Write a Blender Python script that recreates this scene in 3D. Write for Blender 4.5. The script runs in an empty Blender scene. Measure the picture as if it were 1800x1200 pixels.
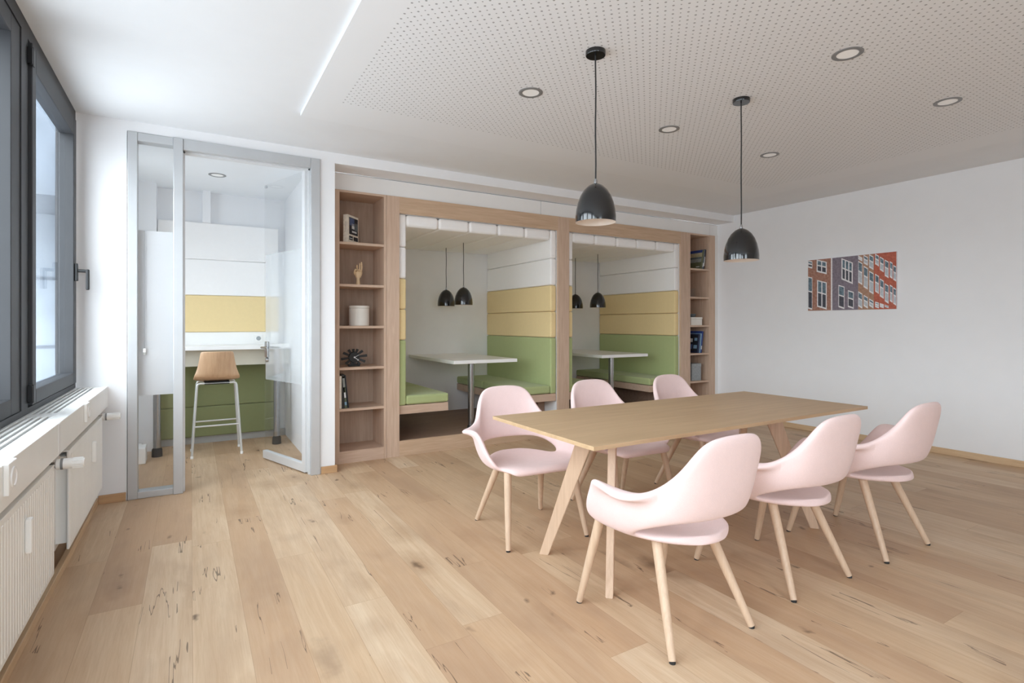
import bpy, bmesh, math, random
from mathutils import Vector, Matrix
random.seed(7)
scn = bpy.context.scene
COL = scn.collection
PI = math.pi

# ------------------------------------------------------------------ materials
MATS = {}
class NT:
    def __init__(s, name):
        s.m = bpy.data.materials.new(name); s.m.use_nodes = True
        s.t = s.m.node_tree; s.b = s.t.nodes['Principled BSDF']
        s.out = s.t.nodes['Material Output']
    def n(s, typ, **kw):
        nd = s.t.nodes.new(typ)
        for k, v in kw.items(): setattr(nd, k, v)
        return nd
    def l(s, a, b): s.t.links.new(a, b)
    def math(s, op, a, b=None, c=None):
        nd = s.n('ShaderNodeMath', operation=op)
        for i, v in enumerate((a, b, c)):
            if v is None: continue
            if hasattr(v, 'is_linked'): s.l(v, nd.inputs[i])
            else: nd.inputs[i].default_value = v
        return nd.outputs[0]
    def mixc(s, fac, a, b, blend='MIX'):
        nd = s.n('ShaderNodeMix', data_type='RGBA', blend_type=blend)
        for sock, v in ((nd.inputs[0], fac), (nd.inputs[6], a), (nd.inputs[7], b)):
            if hasattr(v, 'is_linked'): s.l(v, sock)
            elif isinstance(v, (tuple, list)): sock.default_value = (*v[:3], 1)
            else: sock.default_value = v
        return nd.outputs[2]
    def ramp(s, fac, stops):
        nd = s.n('ShaderNodeValToRGB'); e = nd.color_ramp.elements
        while len(e) < len(stops): e.new(0.5)
        for el, (p, c) in zip(e, stops):
            el.position = p; el.color = (*c, 1) if len(c) == 3 else c
        s.l(fac, nd.inputs[0]); return nd.outputs[0]
    def noise(s, vec, scale, detail=3, rough=.5, dist=0):
        nd = s.n('ShaderNodeTexNoise'); nd.inputs['Scale'].default_value = scale
        nd.inputs['Detail'].default_value = detail; nd.inputs['Roughness'].default_value = rough
        nd.inputs['Distortion'].default_value = dist
        s.l(vec, nd.inputs['Vector']); return nd.outputs['Fac']
    def coord(s): return s.n('ShaderNodeTexCoord').outputs['Object']
    def scale(s, v, xyz, loc=(0, 0, 0)):
        nd = s.n('ShaderNodeMapping'); nd.inputs['Scale'].default_value = xyz
        nd.inputs['Location'].default_value = loc
        s.l(v, nd.inputs[0]); return nd.outputs[0]
    def bump(s, h, strength, dist=.002):
        nd = s.n('ShaderNodeBump'); nd.inputs['Strength'].default_value = strength
        nd.inputs['Distance'].default_value = dist
        s.l(h, nd.inputs['Height']); s.l(nd.outputs[0], s.b.inputs['Normal'])

def lin(h):
    r = [int(h[i:i+2], 16)/255 for i in (0, 2, 4)]
    return tuple(c/12.92 if c <= .04045 else ((c+.055)/1.055)**2.4 for c in r)

def plain(name, hexc, rough=.5, metal=0, spec=None, mottle=.03, mscale=6, bump=0, bscale=200, coat=0):
    t = NT(name); c = lin(hexc)
    v = t.coord(); f = t.noise(v, mscale, 2)
    d = tuple(x*(1-mottle) for x in c); u = tuple(min(1, x*(1+mottle)) for x in c)
    t.l(t.ramp(f, [(.35, d), (.65, u)]), t.b.inputs['Base Color'])
    t.b.inputs['Roughness'].default_value = rough; t.b.inputs['Metallic'].default_value = metal
    if spec is not None: t.b.inputs['Specular IOR Level'].default_value = spec
    if coat: t.b.inputs['Coat Weight'].default_value = coat
    if bump: t.bump(t.noise(v, bscale, 2), bump)
    MATS[name] = t.m; return t.m

def wood(name, dark, light, axis='Z', rough=.5, stretch=14, scale=3.0, contrast=.22, bumps=.1, pores=.12):
    t = NT(name); v = t.coord()
    sc = {'X': (1, stretch, stretch), 'Y': (stretch, 1, stretch), 'Z': (stretch, stretch, 1)}[axis]
    a = t.noise(t.scale(v, sc), scale, 5, .6, .6)
    b = t.noise(t.scale(v, tuple(q*6 if q > 1 else 1.5 for q in sc)), scale, 3, .6)
    big = t.noise(v, 1.7, 1)
    f = t.math('ADD', t.math('MULTIPLY', a, .75), t.math('MULTIPLY', big, .25))
    c = t.ramp(f, [(.5-contrast, lin(dark)), (.5+contrast, lin(light))])
    c = t.mixc(t.math('MULTIPLY', t.math('GREATER_THAN', b, .6), pores), c, lin(dark))
    t.l(c, t.b.inputs['Base Color']); t.b.inputs['Roughness'].default_value = rough
    t.bump(b, bumps, .001)
    MATS[name] = t.m; return t.m

def fabric(name, hexc, weave=900, mott=.05, sheen=.15):
    t = NT(name); v = t.coord(); c = lin(hexc)
    w = t.n('ShaderNodeTexVoronoi'); w.inputs['Scale'].default_value = weave*.45
    t.l(v, w.inputs['Vector'])
    n = t.noise(v, 25, 3)
    f = t.math('ADD', t.math('MULTIPLY', w.outputs['Distance'], .6), t.math('MULTIPLY', n, .4))
    t.l(t.ramp(f, [(.2, tuple(x*(1-mott) for x in c)), (.75, tuple(min(1, x*(1+mott)) for x in c))]), t.b.inputs['Base Color'])
    t.b.inputs['Roughness'].default_value = .95; t.b.inputs['Specular IOR Level'].default_value = .15
    t.b.inputs['Sheen Weight'].default_value = sheen
    t.bump(w.outputs['Distance'], .25, .001)
    MATS[name] = t.m; return t.m

def glass(name, refl=.9, tint=(1, 1, 1), base=.04):
    t = NT(name); t.t.nodes.remove(t.b)
    tr = t.n('ShaderNodeBsdfTransparent'); tr.inputs[0].default_value = (*tint, 1)
    gl = t.n('ShaderNodeBsdfGlossy'); gl.inputs['Roughness'].default_value = .01
    lw = t.n('ShaderNodeLayerWeight'); lw.inputs[0].default_value = .5
    mx = t.n('ShaderNodeMixShader')
    sch = t.math('ADD', base, t.math('MULTIPLY', t.math('POWER', lw.outputs['Facing'], 5), .96))
    t.l(t.math('MULTIPLY', sch, refl), mx.inputs[0]); t.l(tr.outputs[0], mx.inputs[1]); t.l(gl.outputs[0], mx.inputs[2])
    t.l(mx.outputs[0], t.out.inputs[0]); MATS[name] = t.m; return t.m

def film(name, op, col):
    t = NT(name); t.t.nodes.remove(t.b)
    tr = t.n('ShaderNodeBsdfTransparent')
    df = t.n('ShaderNodeBsdfDiffuse'); df.inputs[0].default_value = (*col, 1)
    tl = t.n('ShaderNodeBsdfTranslucent'); tl.inputs[0].default_value = (*col, 1)
    m1 = t.n('ShaderNodeMixShader'); m1.inputs[0].default_value = .5
    t.l(df.outputs[0], m1.inputs[1]); t.l(tl.outputs[0], m1.inputs[2])
    m2 = t.n('ShaderNodeMixShader'); m2.inputs[0].default_value = op
    t.l(tr.outputs[0], m2.inputs[1]); t.l(m1.outputs[0], m2.inputs[2])
    t.l(m2.outputs[0], t.out.inputs[0]); MATS[name] = t.m; return t.m

def emit(name, col, st):
    t = NT(name); t.b.inputs['Base Color'].default_value = (*col, 1)
    t.b.inputs['Emission Color'].default_value = (*col, 1); t.b.inputs['Emission Strength'].default_value = st
    MATS[name] = t.m; return t.m

def floor_mat():
    t = NT('oak_floor'); v = t.coord()
    s = t.n('ShaderNodeSeparateXYZ'); t.l(v, s.inputs[0])
    W, L = .2, 2.1
    u = t.math('DIVIDE', t.math('SUBTRACT', s.outputs[0], .006), W)
    iu = t.math('FLOOR', u)
    wn = t.n('ShaderNodeTexWhiteNoise', noise_dimensions='1D'); t.l(iu, wn.inputs['W'])
    yy = t.math('ADD', t.math('DIVIDE', s.outputs[1], L), t.math('MULTIPLY', wn.outputs['Value'], 7.3))
    iy = t.math('FLOOR', yy)
    cid = t.n('ShaderNodeCombineXYZ'); t.l(iu, cid.inputs[0]); t.l(iy, cid.inputs[1])
    w2 = t.n('ShaderNodeTexWhiteNoise', noise_dimensions='3D'); t.l(cid.outputs[0], w2.inputs['Vector'])
    rnd = w2.outputs['Value']
    # per plank offset of the grain
    off = t.n('ShaderNodeVectorMath', operation='SCALE'); t.l(w2.outputs['Color'], off.inputs[0]); off.inputs['Scale'].default_value = 37
    pv = t.n('ShaderNodeVectorMath', operation='ADD'); t.l(v, pv.inputs[0]); t.l(off.outputs[0], pv.inputs[1])
    p = pv.outputs[0]
    g1 = t.noise(t.scale(p, (9, .55, 1)), 2.2, 6, .62, 1.1)
    g2 = t.noise(t.scale(p, (60, 2.2, 1)), 2.5, 4, .65, .3)
    blot = t.noise(t.scale(p, (2.2, .8, 1)), 1.6, 3, .6, .5)
    base = t.ramp(rnd, [(0, lin('c2a284')), (.3, lin('caac8d')), (.6, lin('d2b798')), (1, lin('dac3a7'))])
    c = t.mixc(t.math('MULTIPLY', t.ramp(g1, [(.38, (1, 1, 1)), (.66, (0, 0, 0))]), .40), base, lin('b8936f'))
    c = t.mixc(t.math('MULTIPLY', t.ramp(g2, [(.36, (1, 1, 1)), (.56, (0, 0, 0))]), .20), c, lin('b08d69'))
    c = t.mixc(t.math('MULTIPLY', t.ramp(blot, [(.48, (0, 0, 0)), (.72, (1, 1, 1))]), .42), c, lin('a1836a'))
    # knots
    def knots(sc, stretch, thr0, thr1, amount, colr, c, seedloc):
        vo = t.n('ShaderNodeTexVoronoi'); vo.inputs['Scale'].default_value = sc
        nz = t.n('ShaderNodeTexNoise'); nz.inputs['Scale'].default_value = 14; nz.inputs['Detail'].default_value = 2
        t.l(p, nz.inputs['Vector'])
        vm = t.n('ShaderNodeVectorMath', operation='MULTIPLY_ADD'); t.l(nz.outputs['Color'], vm.inputs[0]); vm.inputs[1].default_value = (.05, .08, 0)
        t.l(t.scale(p, (1, stretch, 0), seedloc), vm.inputs[2]); t.l(vm.outputs[0], vo.inputs['Vector'])
        keep = t.n('ShaderNodeSeparateColor'); t.l(vo.outputs['Color'], keep.inputs[0])
        m = t.ramp(vo.outputs['Distance'], [(thr0, (1, 1, 1)), (thr1, (0, 0, 0))])
        k = t.math('MULTIPLY', t.math('MULTIPLY', m, t.math('GREATER_THAN', keep.outputs[0], .3)), amount)
        return t.mixc(k, c, colr)
    c = knots(2.6, .55, .0, .32, .6, lin('9c7a5b'), c, (0, 0, 0))
    c = knots(2.6, .55, .02, .085, .9, lin('5d4634'), c, (0, 0, 0))
    c = knots(1.5, .35, .0, .10, .8, lin('6b5240'), c, (5, 2, 0))
    c = knots(3.3, .4, .0, .24, .45, lin('95745a'), c, (1, 9, 0))
    c = knots(3.3, .4, .0, .06, .95, lin('3f3028'), c, (1, 9, 0))
    c = knots(4.6, .6, .01, .09, .8, lin('5a4536'), c, (3, 7, 0))
    # cracks: long thin dark lines
    cr = t.noise(t.scale(p, (7, .35, 1)), 1.3, 4, .55, .4)
    line = t.math('LESS_THAN', t.math('ABSOLUTE', t.math('SUBTRACT', cr, .5)), .005)
    gate = t.math('GREATER_THAN', t.noise(t.scale(p, (2.5, 1.2, 1)), 2.0, 1), .60)
    c = t.mixc(t.math('MULTIPLY', t.math('MULTIPLY', line, gate), .7), c, lin('4a382b'))
    # seams
    fu = t.math('FRACT', u); fy = t.math('FRACT', yy)
    du = t.math('MULTIPLY', t.math('MINIMUM', fu, t.math('SUBTRACT', 1, fu)), W)
    dy = t.math('MULTIPLY', t.math('MINIMUM', fy, t.math('SUBTRACT', 1, fy)), L)
    d = t.math('MINIMUM', du, dy)
    seam = t.math('LESS_THAN', d, .0012)
    c = t.mixc(t.math('MULTIPLY', seam, .4), c, lin('977757'))
    t.l(c, t.b.inputs['Base Color'])
    t.b.inputs['Roughness'].default_value = .48; t.b.inputs['Specular IOR Level'].default_value = .35
    h = t.math('SUBTRACT', t.math('MULTIPLY', g2, .3), seam)
    t.bump(h, .12, .002)
    MATS['oak_floor'] = t.m; return t.m

def perforated_mat():
    t = NT('perforated_plaster'); v = t.coord()
    s = t.n('ShaderNodeSeparateXYZ'); t.l(v, s.inputs[0])
    P = .05
    def dots(ox, oy, r, soft):
        fx = t.math('SUBTRACT', t.math('FRACT', t.math('DIVIDE', t.math('ADD', s.outputs[0], ox), P)), .5)
        fy = t.math('SUBTRACT', t.math('FRACT', t.math('DIVIDE', t.math('ADD', s.outputs[1], oy), P)), .5)
        dd = t.math('MULTIPLY', t.math('SQRT', t.math('ADD', t.math('MULTIPLY', fx, fx), t.math('MULTIPLY', fy, fy))), P)
        return t.math('LESS_THAN', dd, r)
    m = t.math('MAXIMUM', dots(0, 0, .0058, 0), dots(P/2, P/2, .0040, 0))
    inside = t.math('MULTIPLY', t.math('MULTIPLY', t.math('GREATER_THAN', s.outputs[0], .862), t.math('LESS_THAN', s.outputs[0], 5.362)),
                    t.math('MULTIPLY', t.math('LESS_THAN', s.outputs[1], 3.692), t.math('GREATER_THAN', s.outputs[1], -1.6)))
    m = t.math('MULTIPLY', m, inside)
    c = t.mixc(m, lin('e9ecef'), lin('a4a6a8'))
    t.l(c, t.b.inputs['Base Color']); t.b.inputs['Roughness'].default_value = .9
    MATS['perforated_plaster'] = t.m

plain('wall_white', 'ecedef', .85, mottle=.006, bump=.03, bscale=300)
plain('ceiling_white', 'e7eaed', .9, mottle=.006)
plain('panel_white', 'eeeeed', .5, mottle=.008)
plain('nook_grey', 'e8e8e8', .8, mottle=.01)
plain('alu', 'bfc1c3', .38, .35, mottle=.02)
plain('alu_light', 'd9dadb', .4, .2, mottle=.02)
plain('frame_dark', '303134', .5, 0, mottle=.03)
plain('frame_black', '17181a', .4, mottle=.03)
plain('black_gloss', '121213', .16, mottle=.05, coat=.5)
plain('black_matt', '1b1b1b', .55)
plain('dark_rubber', '2a2a2b', .7)
plain('white_gloss', 'f1f1ef', .3, mottle=.01)
plain('rad_white', 'eeeeeb', .4, mottle=.01)
plain('plastic_white', 'f3f3f1', .35, mottle=.01)
plain('grille_grey', '8c8d8e', .45, .3)
plain('steel', 'a8a9aa', .22, .9, mottle=.03)
plain('shade_lining', 'f0e7dd', .5)
plain('stool_tube', 'd2d2cf', .35, .3)
plain('ceramic_white', 'e6e2da', .5, mottle=.03)
plain('facade_pale', '7a828b', .8, mottle=.12, mscale=2)
plain('facade_dark', '565d66', .8, mottle=.1)
plain('beige_apron', 'cfcbbb', .6, mottle=.02)
plain('skirt_grey', 'a9a8a4', .6)
plain('paper', 'e9e4d8', .8)
plain('brass', 'c9b88d', .3, .8)
fabric('pink_fabric', 'e9d0cd', 900, .05)
fabric('green_fabric', 'afba86', 900, .04)
fabric('green_dark_fabric', '8c9168', 900, .04)
fabric('yellow_fabric', 'ead3a0', 900, .04)
fabric('white_fabric', 'f7f6f5', 900, .02, .05)
wood('oak_veneer', 'bb9d86', 'd6bda8', 'Z', .55)
wood('oak_veneer_x', 'bc9d80', 'd5ba9f', 'X', .55)
wood('oak_shelf', 'bd9f89', 'd6bda8', 'X', .55)
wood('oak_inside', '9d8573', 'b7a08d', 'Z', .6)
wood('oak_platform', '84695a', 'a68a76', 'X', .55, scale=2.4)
wood('table_oak', 'b29370', 'caac88', 'X', .42, stretch=12, scale=1.8, contrast=.26)
wood('table_edge', 'b99674', 'd4b292', 'X', .45)
wood('leg_wood', 'c3a68b', 'dac0a6', 'Z', .45, stretch=18)
wood('table_leg_wood', 'c9ab90', 'dfc4aa', 'Z', .45, stretch=18)
wood('stool_ply', 'bd9775', 'd4b08c', 'Z', .45)
wood('skirt_oak', 'b48d66', 'c9a47b', 'X', .5)
wood('skirt_oak_y', 'c4a37f', 'dcc09c', 'Y', .5)
wood('hand_wood', 'd3b48c', 'e6cba6', 'Z', .5)
floor_mat(); perforated_mat()
glass('window_glass', .45, (.93, .96, .98))
glass('door_glass', .75, (.985, .987, .986))
glass('jar_glass', 1.0, (.92, .94, .95))
film('frost_strong', .93, (.83, .83, .84))
film('frost_light', .28, (.86, .88, .89))
emit('light_disc', (.85, .85, .84), .06)
for nm, hx in {'book_cream': 'e4ddcf', 'book_black': '222321', 'book_green': '55604c', 'book_grey': '8e938f', 'book_blue': '2f4688',
               'book_navy': '2b3350', 'book_sky': '7fa2bd', 'book_beige': 'b5ad8c', 'book_olive': '5f6146', 'book_slate': '5c666b',
               'box_grey': '9aa0a3', 'print_night': '20242c', 'print_blue': '51638a', 'print_white': 'd8dadb'}.items():
    plain(nm, hx, .5, mottle=.1, mscale=40)
def brick(name, a, b):
    t = NT(name); v = t.coord()
    f = t.noise(t.scale(v, (1, 60, 200)), 2, 3); g = t.noise(v, 40, 2)
    t.l(t.ramp(t.math('ADD', t.math('MULTIPLY', f, .5), t.math('MULTIPLY', g, .5)), [(.35, lin(a)), (.65, lin(b))]), t.b.inputs['Base Color'])
    t.b.inputs['Roughness'].default_value = .5; MATS[name] = t.m
brick('pic_brown', '8a5d4b', 'b98d7c'); brick('pic_purple', '6f6570', '8e8591'); brick('pic_tan', '96705a', 'bb957c'); brick('pic_pale', 'a9b2ba', 'cdd2d8')
brick('pic_red', 'a54f3c', 'c86d54'); brick('pic_glass', '3c4c58', '7f97a5'); brick('pic_white', 'd8d6d8', 'f2f0f2'); brick('pic_dark', '3a3b46', '54565f')
M = MATS

# ------------------------------------------------------------------ mesh builder
class MB:
    def __init__(s, origin=(0, 0, 0)):
        s.bm = bmesh.new(); s.mats = []; s.mi = 0; s.o = Vector(origin)
    def mat(s, name):
        if name not in s.mats: s.mats.append(name)
        s.mi = s.mats.index(name); return s
    def _faces(s, before):
        for f in s.bm.faces:
            if f not in before: f.material_index = s.mi
    def box(s, x0, x1, y0, y1, z0, z1, bev=0, seg=2, M4=None):
        tb = bmesh.new(); bmesh.ops.create_cube(tb, size=1)
        for v in tb.verts:
            v.co = Vector(((x0+x1)/2+v.co.x*(x1-x0), (y0+y1)/2+v.co.y*(y1-y0), (z0+z1)/2+v.co.z*(z1-z0)))
        if bev: bmesh.ops.bevel(tb, geom=tb.edges[:], offset=bev, segments=seg, profile=.5, affect='EDGES')
        return s.add(tb, M4)
    def add(s, tb, M4=None):
        if M4 is not None: bmesh.ops.transform(tb, matrix=M4, verts=tb.verts)
        mp = {v: s.bm.verts.new(v.co) for v in tb.verts}
        for f in tb.faces:
            try: nf = s.bm.faces.new([mp[v] for v in f.verts])
            except ValueError: continue
            nf.material_index = s.mi; nf.smooth = f.smooth
        tb.free(); return s
    def tube(s, pts, r, seg=12, cap=True):
        pts = [Vector(p) for p in pts]; n = len(pts)
        rs = r if isinstance(r, (list, tuple)) else [r]*n
        rings = []; up = None
        for i, p in enumerate(pts):
            d = (pts[min(i+1, n-1)]-pts[max(i-1, 0)]).normalized()
            if up is None:
                a = Vector((0, 0, 1)) if abs(d.z) < .9 else Vector((1, 0, 0))
                up = (a - d*a.dot(d)).normalized()
            else: up = (up - d*up.dot(d)).normalized()
            w = d.cross(up)
            rings.append([s.bm.verts.new(p+(up*math.cos(2*PI*k/seg)+w*math.sin(2*PI*k/seg))*rs[i]) for k in range(seg)])
        for a, b in zip(rings, rings[1:]):
            for k in range(seg):
                f = s.bm.faces.new((a[k], a[(k+1) % seg], b[(k+1) % seg], b[k])); f.smooth = True; f.material_index = s.mi
        if cap:
            for rg in (rings[0], rings[-1]):
                f = s.bm.faces.new(rg); f.material_index = s.mi
        return s
    def lathe(s, prof, c=(0, 0, 0), seg=40, axis='Z', smooth=True, close=True):
        c = Vector(c); rings = []
        def pt(r, h, a):
            if axis == 'Z': return c+Vector((r*math.cos(a), r*math.sin(a), h))
            if axis == 'X': return c+Vector((h, r*math.cos(a), r*math.sin(a)))
            return c+Vector((r*math.cos(a), h, r*math.sin(a)))
        for r, h in prof:
            rings.append([s.bm.verts.new(pt(max(r, 1e-5), h, 2*PI*k/seg)) for k in range(seg)])
        for a, b in zip(rings, rings[1:]):
            for k in range(seg):
                f = s.bm.faces.new((a[k], a[(k+1) % seg], b[(k+1) % seg], b[k])); f.smooth = smooth; f.material_index = s.mi
        if close:
            for rg in (rings[0], rings[-1]):
                f = s.bm.faces.new(rg); f.material_index = s.mi
        return s
    def poly(s, pts):
        f = s.bm.faces.new([s.bm.verts.new(Vector(p)) for p in pts]); f.material_index = s.mi; return s
    def prism(s, pts2, lo, hi, plane='XZ'):
        def P(a, b, h): return {'XZ': (a, h, b), 'XY': (a, b, h), 'YZ': (h, a, b)}[plane]
        A = [s.bm.verts.new(P(a, b, lo)) for a, b in pts2]; B = [s.bm.verts.new(P(a, b, hi)) for a, b in pts2]
        n = len(A)
        fs = [s.bm.faces.new(A), s.bm.faces.new(B[::-1])]
        for k in range(n): fs.append(s.bm.faces.new((A[k], B[k], B[(k+1) % n], A[(k+1) % n])))
        for f in fs: f.material_index = s.mi
        return s
    def build(s, name, parent=None, mat=None, merge=False, autosmooth=None):
        if mat and not s.mats: s.mats = [mat]
        if merge: bmesh.ops.remove_doubles(s.bm, verts=s.bm.verts, dist=1e-5)
        bmesh.ops.recalc_face_normals(s.bm, faces=s.bm.faces)
        for e_ in s.bm.edges:
            if len(e_.link_faces) == 2 and e_.calc_face_angle(0) > .75: e_.smooth = False
        me = bpy.data.meshes.new(name)
        off = Vector((0, 0, 0))
        if parent is not None:
            off = parent.get('_o') and Vector(parent['_o']) or off
        if s.o.length: off = s.o
        for v in s.bm.verts: v.co -= off
        s.bm.to_mesh(me); s.bm.free()
        for m in s.mats: me.materials.append(M[m])
        o = bpy.data.objects.new(name, me); COL.objects.link(o)
        if parent is not None:
            o.parent = parent
            if parent.get('_o') is not None: o['_o'] = list(parent['_o'])
            if s.o.length: o.location = 0, 0, 0
        elif s.o.length:
            o.location = s.o; o['_o'] = list(s.o)
        return o

def B(x0, x1, y0, y1, z0, z1, mat, bev=0, seg=2, origin=(0, 0, 0)):
    return MB(origin).mat(mat).box(x0, x1, y0, y1, z0, z1, bev, seg)
def tag(o, label, cat, group=None, kind=None):
    if label: o['label'] = label
    if cat: o['category'] = cat
    if group: o['group'] = group
    if kind: o['kind'] = kind
    return o
def thing(name, loc, label, cat, group=None, kind=None):
    o = bpy.data.objects.new(name, None); COL.objects.link(o); o.location = loc
    o.empty_display_size = .1; o['_o'] = list(loc)
    return tag(o, label, cat, group, kind)
def struct(name, mb, label=None, cat=None, parent=None):
    o = mb.build(name, parent)
    if parent is None: o['kind'] = 'structure'; tag(o, label, cat)
    return o
def dup(root, loc, rotz=0, label=None):
    r = root.copy(); COL.objects.link(r); r.location = loc; r.rotation_euler = (0, 0, rotz)
    if label: r['label'] = label
    for ch in root.children:
        c = ch.copy(); COL.objects.link(c); c.parent = r
        for g in ch.children:
            d = g.copy(); COL.objects.link(d); d.parent = c
    return r

# ------------------------------------------------------------------ room shell
H = 2.80
XR = 6.47; YD = 4.88; YF = -2.6
struct('floor', B(-.90, 6.7, YF-.2, 7.0, -.12, 0, 'oak_floor'), 'knotty oak plank floor running through the whole office', 'floor')
struct('ceiling', B(-.82, 6.7, YF-.2, 7.05, H, H+.15, 'ceiling_white'), 'smooth white plaster ceiling around the perforated raft', 'ceiling')
raft = struct('ceiling', B(.67, 5.68, -1.9, 4.07, 2.7755, H, 'perforated_plaster'), 'white ceiling raft perforated with small round holes above the table', 'ceiling')
struct('wall_right', B(XR, XR+.2, YF-.2, 7.0, 0, H+.1, 'wall_white'), 'plain white wall carrying the city picture', 'wall')
# wall around the glass door
w = MB().mat('wall_white')
w.box(-.80, -.405, YD, 5.0, 0, H); w.box(-.405, .965, YD, 5.0, 2.725, H); w.box(.965, 1.088, YD, 5.14, 0, H)
struct('wall_back', w, 'white wall strip framing the glazed booth door', 'wall')
w = MB().mat('wall_white'); w.box(1.088, XR, YD, 5.15, 2.71, H)
struct('trim_1', w, 'white plaster bulkhead above the oak bookcase wall', 'bulkhead')
w = MB().mat('panel_white')
for a, b in ((1.09, 3.44), (3.445, 6.31), (6.315, XR)): w.box(a, b, 5.15, 5.17, 2.546, 2.702)
w.mat('frame_black').box(1.09, XR, 5.165, 5.2, 2.54, 2.709)
struct('trim_2', w, 'white infill panel strip above the oak bookcases', 'panel')
struct('trim_3', B(6.392, XR, 5.14, 5.17, 0, 2.56, 'panel_white'), 'narrow white filler strip beside the tall bookcase at the picture wall', 'filler')
# left wall: below sill and above, piers
w = MB().mat('wall_white')
w.box(-.95, -.74, YF, YD, 0, .80)
struct('wall_left', w, 'white wall below the windows behind the radiators', 'wall')
struct('wall_left_pier', B(-.95, -.70, YF, -1.94, .85, H, 'wall_white'), 'white wall pier beyond the last window', 'wall')
struct('gap_shade_panel', B(-.739, -.73, 3.15, 3.52, .03, .69, 'black_matt'), 'dark sheet standing in for shade on the wall between the radiators', 'panel')  # black sheet added to paint the shade of the recess between radiators
w = MB().mat('wall_white')
w.box(-.95, .2, YF-.2, YF, 0, H); w.box(1.42, XR, YF-.2, YF, 0, H); w.box(.2, 1.42, YF-.2, YF, 0, .5)
struct('wall_front', w, 'white wall behind the viewpoint, open for an added fill window', 'wall')
# skirting boards
struct('baseboard_right', B(XR-.016, XR, YF, 5.13, 0, .062, 'skirt_oak_y', .003), 'oak skirting board along the picture wall', 'skirting board')
struct('baseboard_left', B(-.60, -.572, YF, YD, 0, .045, 'skirt_oak_y', .003), 'oak skirting strip on the floor below the radiators', 'skirting board')
struct('baseboard_back', B(-.572, -.41, YD-.018, YD, 0, .062, 'skirt_oak', .003), 'short oak skirting between radiators and glass side panel', 'skirting board')
w = B(.97, 1.105, YD-.018, YD, 0, .062, 'skirt_oak', .003); w.box(1.088, 1.105, YD, 5.12, 0, .062, .003)
struct('baseboard_door', w, 'short oak skirting on the white pier between door and bookcase', 'skirting board')

# ------------------------------------------------------------------ windows
def window(n, y0, y1, sash, label):
    root = thing('window_%d' % n, (-.72, (y0+y1)/2, .85), label, 'window', kind='structure')
    f = MB().mat('frame_dark')
    z0, z1 = .85, H
    f.box(-.80, -.70, y0, y0+.06, z0, z1); f.box(-.80, -.70, y1-.06, y1, z0, z1)
    f.box(-.80, -.70, y0+.06, y1-.06, z1-.075, z1); f.box(-.80, -.70, y0+.06, y1-.06, z0, z0+.03)
    f.build('window_frame', root)
    if sash:
        a, b, c, d = y0+.075, y1-.075, z0+.04, z1-.085
        s = MB().mat('frame_dark')
        s.box(-.765, -.685, a, a+.075, c, d, .004); s.box(-.765, -.685, b-.09, b, c, d, .004)
        s.box(-.765, -.685, a+.075, b-.09, d-.125, d, .004); s.box(-.765, -.685, a+.075, b-.09, c, c+.075, .004)
        so = s.build('sash', root)
        g = MB().mat('frame_black'); g.box(-.745, -.72, y0+.058, a, c, d)
        g.build('gasket', root)
        MB().mat('window_glass').box(-.735, -.729, a+.07, b-.085, c+.07, d-.12).build('window_pane', root)
        for z in (z0+.1, z1-.16):
            hg = MB().mat('frame_black'); hg.tube([(-.69, a-.012, z-.045), (-.69, a-.012, z+.045)], .013)
            hg.box(-.70, -.68, a-.03, a+.03, z-.04, z+.04, .002); hg.build('hinge', root)
        hd = MB().mat('frame_black')
        zc = 1.655
        hd.box(-.685, -.667, b-.075, b-.04, zc-.06, zc+.06, .004)
        hd.tube([(-.667, b-.057, zc+.01), (-.612, b-.057, zc+.01)], .011)
        hd.box(-.625, -.604, b-.07, b-.045, zc-.12, zc+.022, .006)
        hd.build('window_handle', root)
    else:
        a, b, c, d = y0+.06, y1-.06, z0+.03, z1-.075
        s = MB().mat('frame_dark')
        s.box(-.86, -.705, a, a+.05, c, d, .003); s.box(-.86, -.705, b-.15, b, c, d, .003)
        s.box(-.86, -.705, a+.05, b-.15, d-.09, d, .003); s.box(-.86, -.705, a+.05, b-.15, c, c+.075, .003)
        s.build('fixed_frame', root)
        MB().mat('window_glass').box(-.85, -.844, a+.045, b-.145, c+.07, d-.085).build('window_pane', root)
    return root
ED = [4.86, 3.50, 2.14, .78, -.58, -1.94]
for i in range(5):
    window(i+1, ED[i+1], ED[i], i % 2 == 0,
           ['dark grey window with black lever handle beside the booth wall', 'dark grey fixed window next to the openable sash',
            'dark grey openable window further along the radiator wall', 'dark grey fixed window further along the radiator wall',
            'dark grey openable window at the far end of the radiator wall'][i])
struct('trim_4', B(-.80, -.70, 4.86, 5.0, .8, H, 'wall_white'), 'white reveal where the window meets the booth wall', 'reveal')
# unseen window added behind the viewpoint for front fill light
root = thing('window_6', (.8, YF, .5), 'dark framed window added behind the viewpoint for fill light', 'window', kind='structure')
f = MB().mat('frame_dark')
for x in (.2, 1.35): f.box(x, x+.07, YF-.12, YF, .5, H)
f.box(.2, 1.42, YF-.12, YF, .5, .57); f.box(.2, 1.42, YF-.12, YF, H-.08, H)
f.build('window_frame', root)
for a, b in ((.27, 1.35),):
    MB().mat('window_glass').box(a, b, YF-.07, YF-.064, .57, H-.08).build('window_pane', root)

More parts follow.
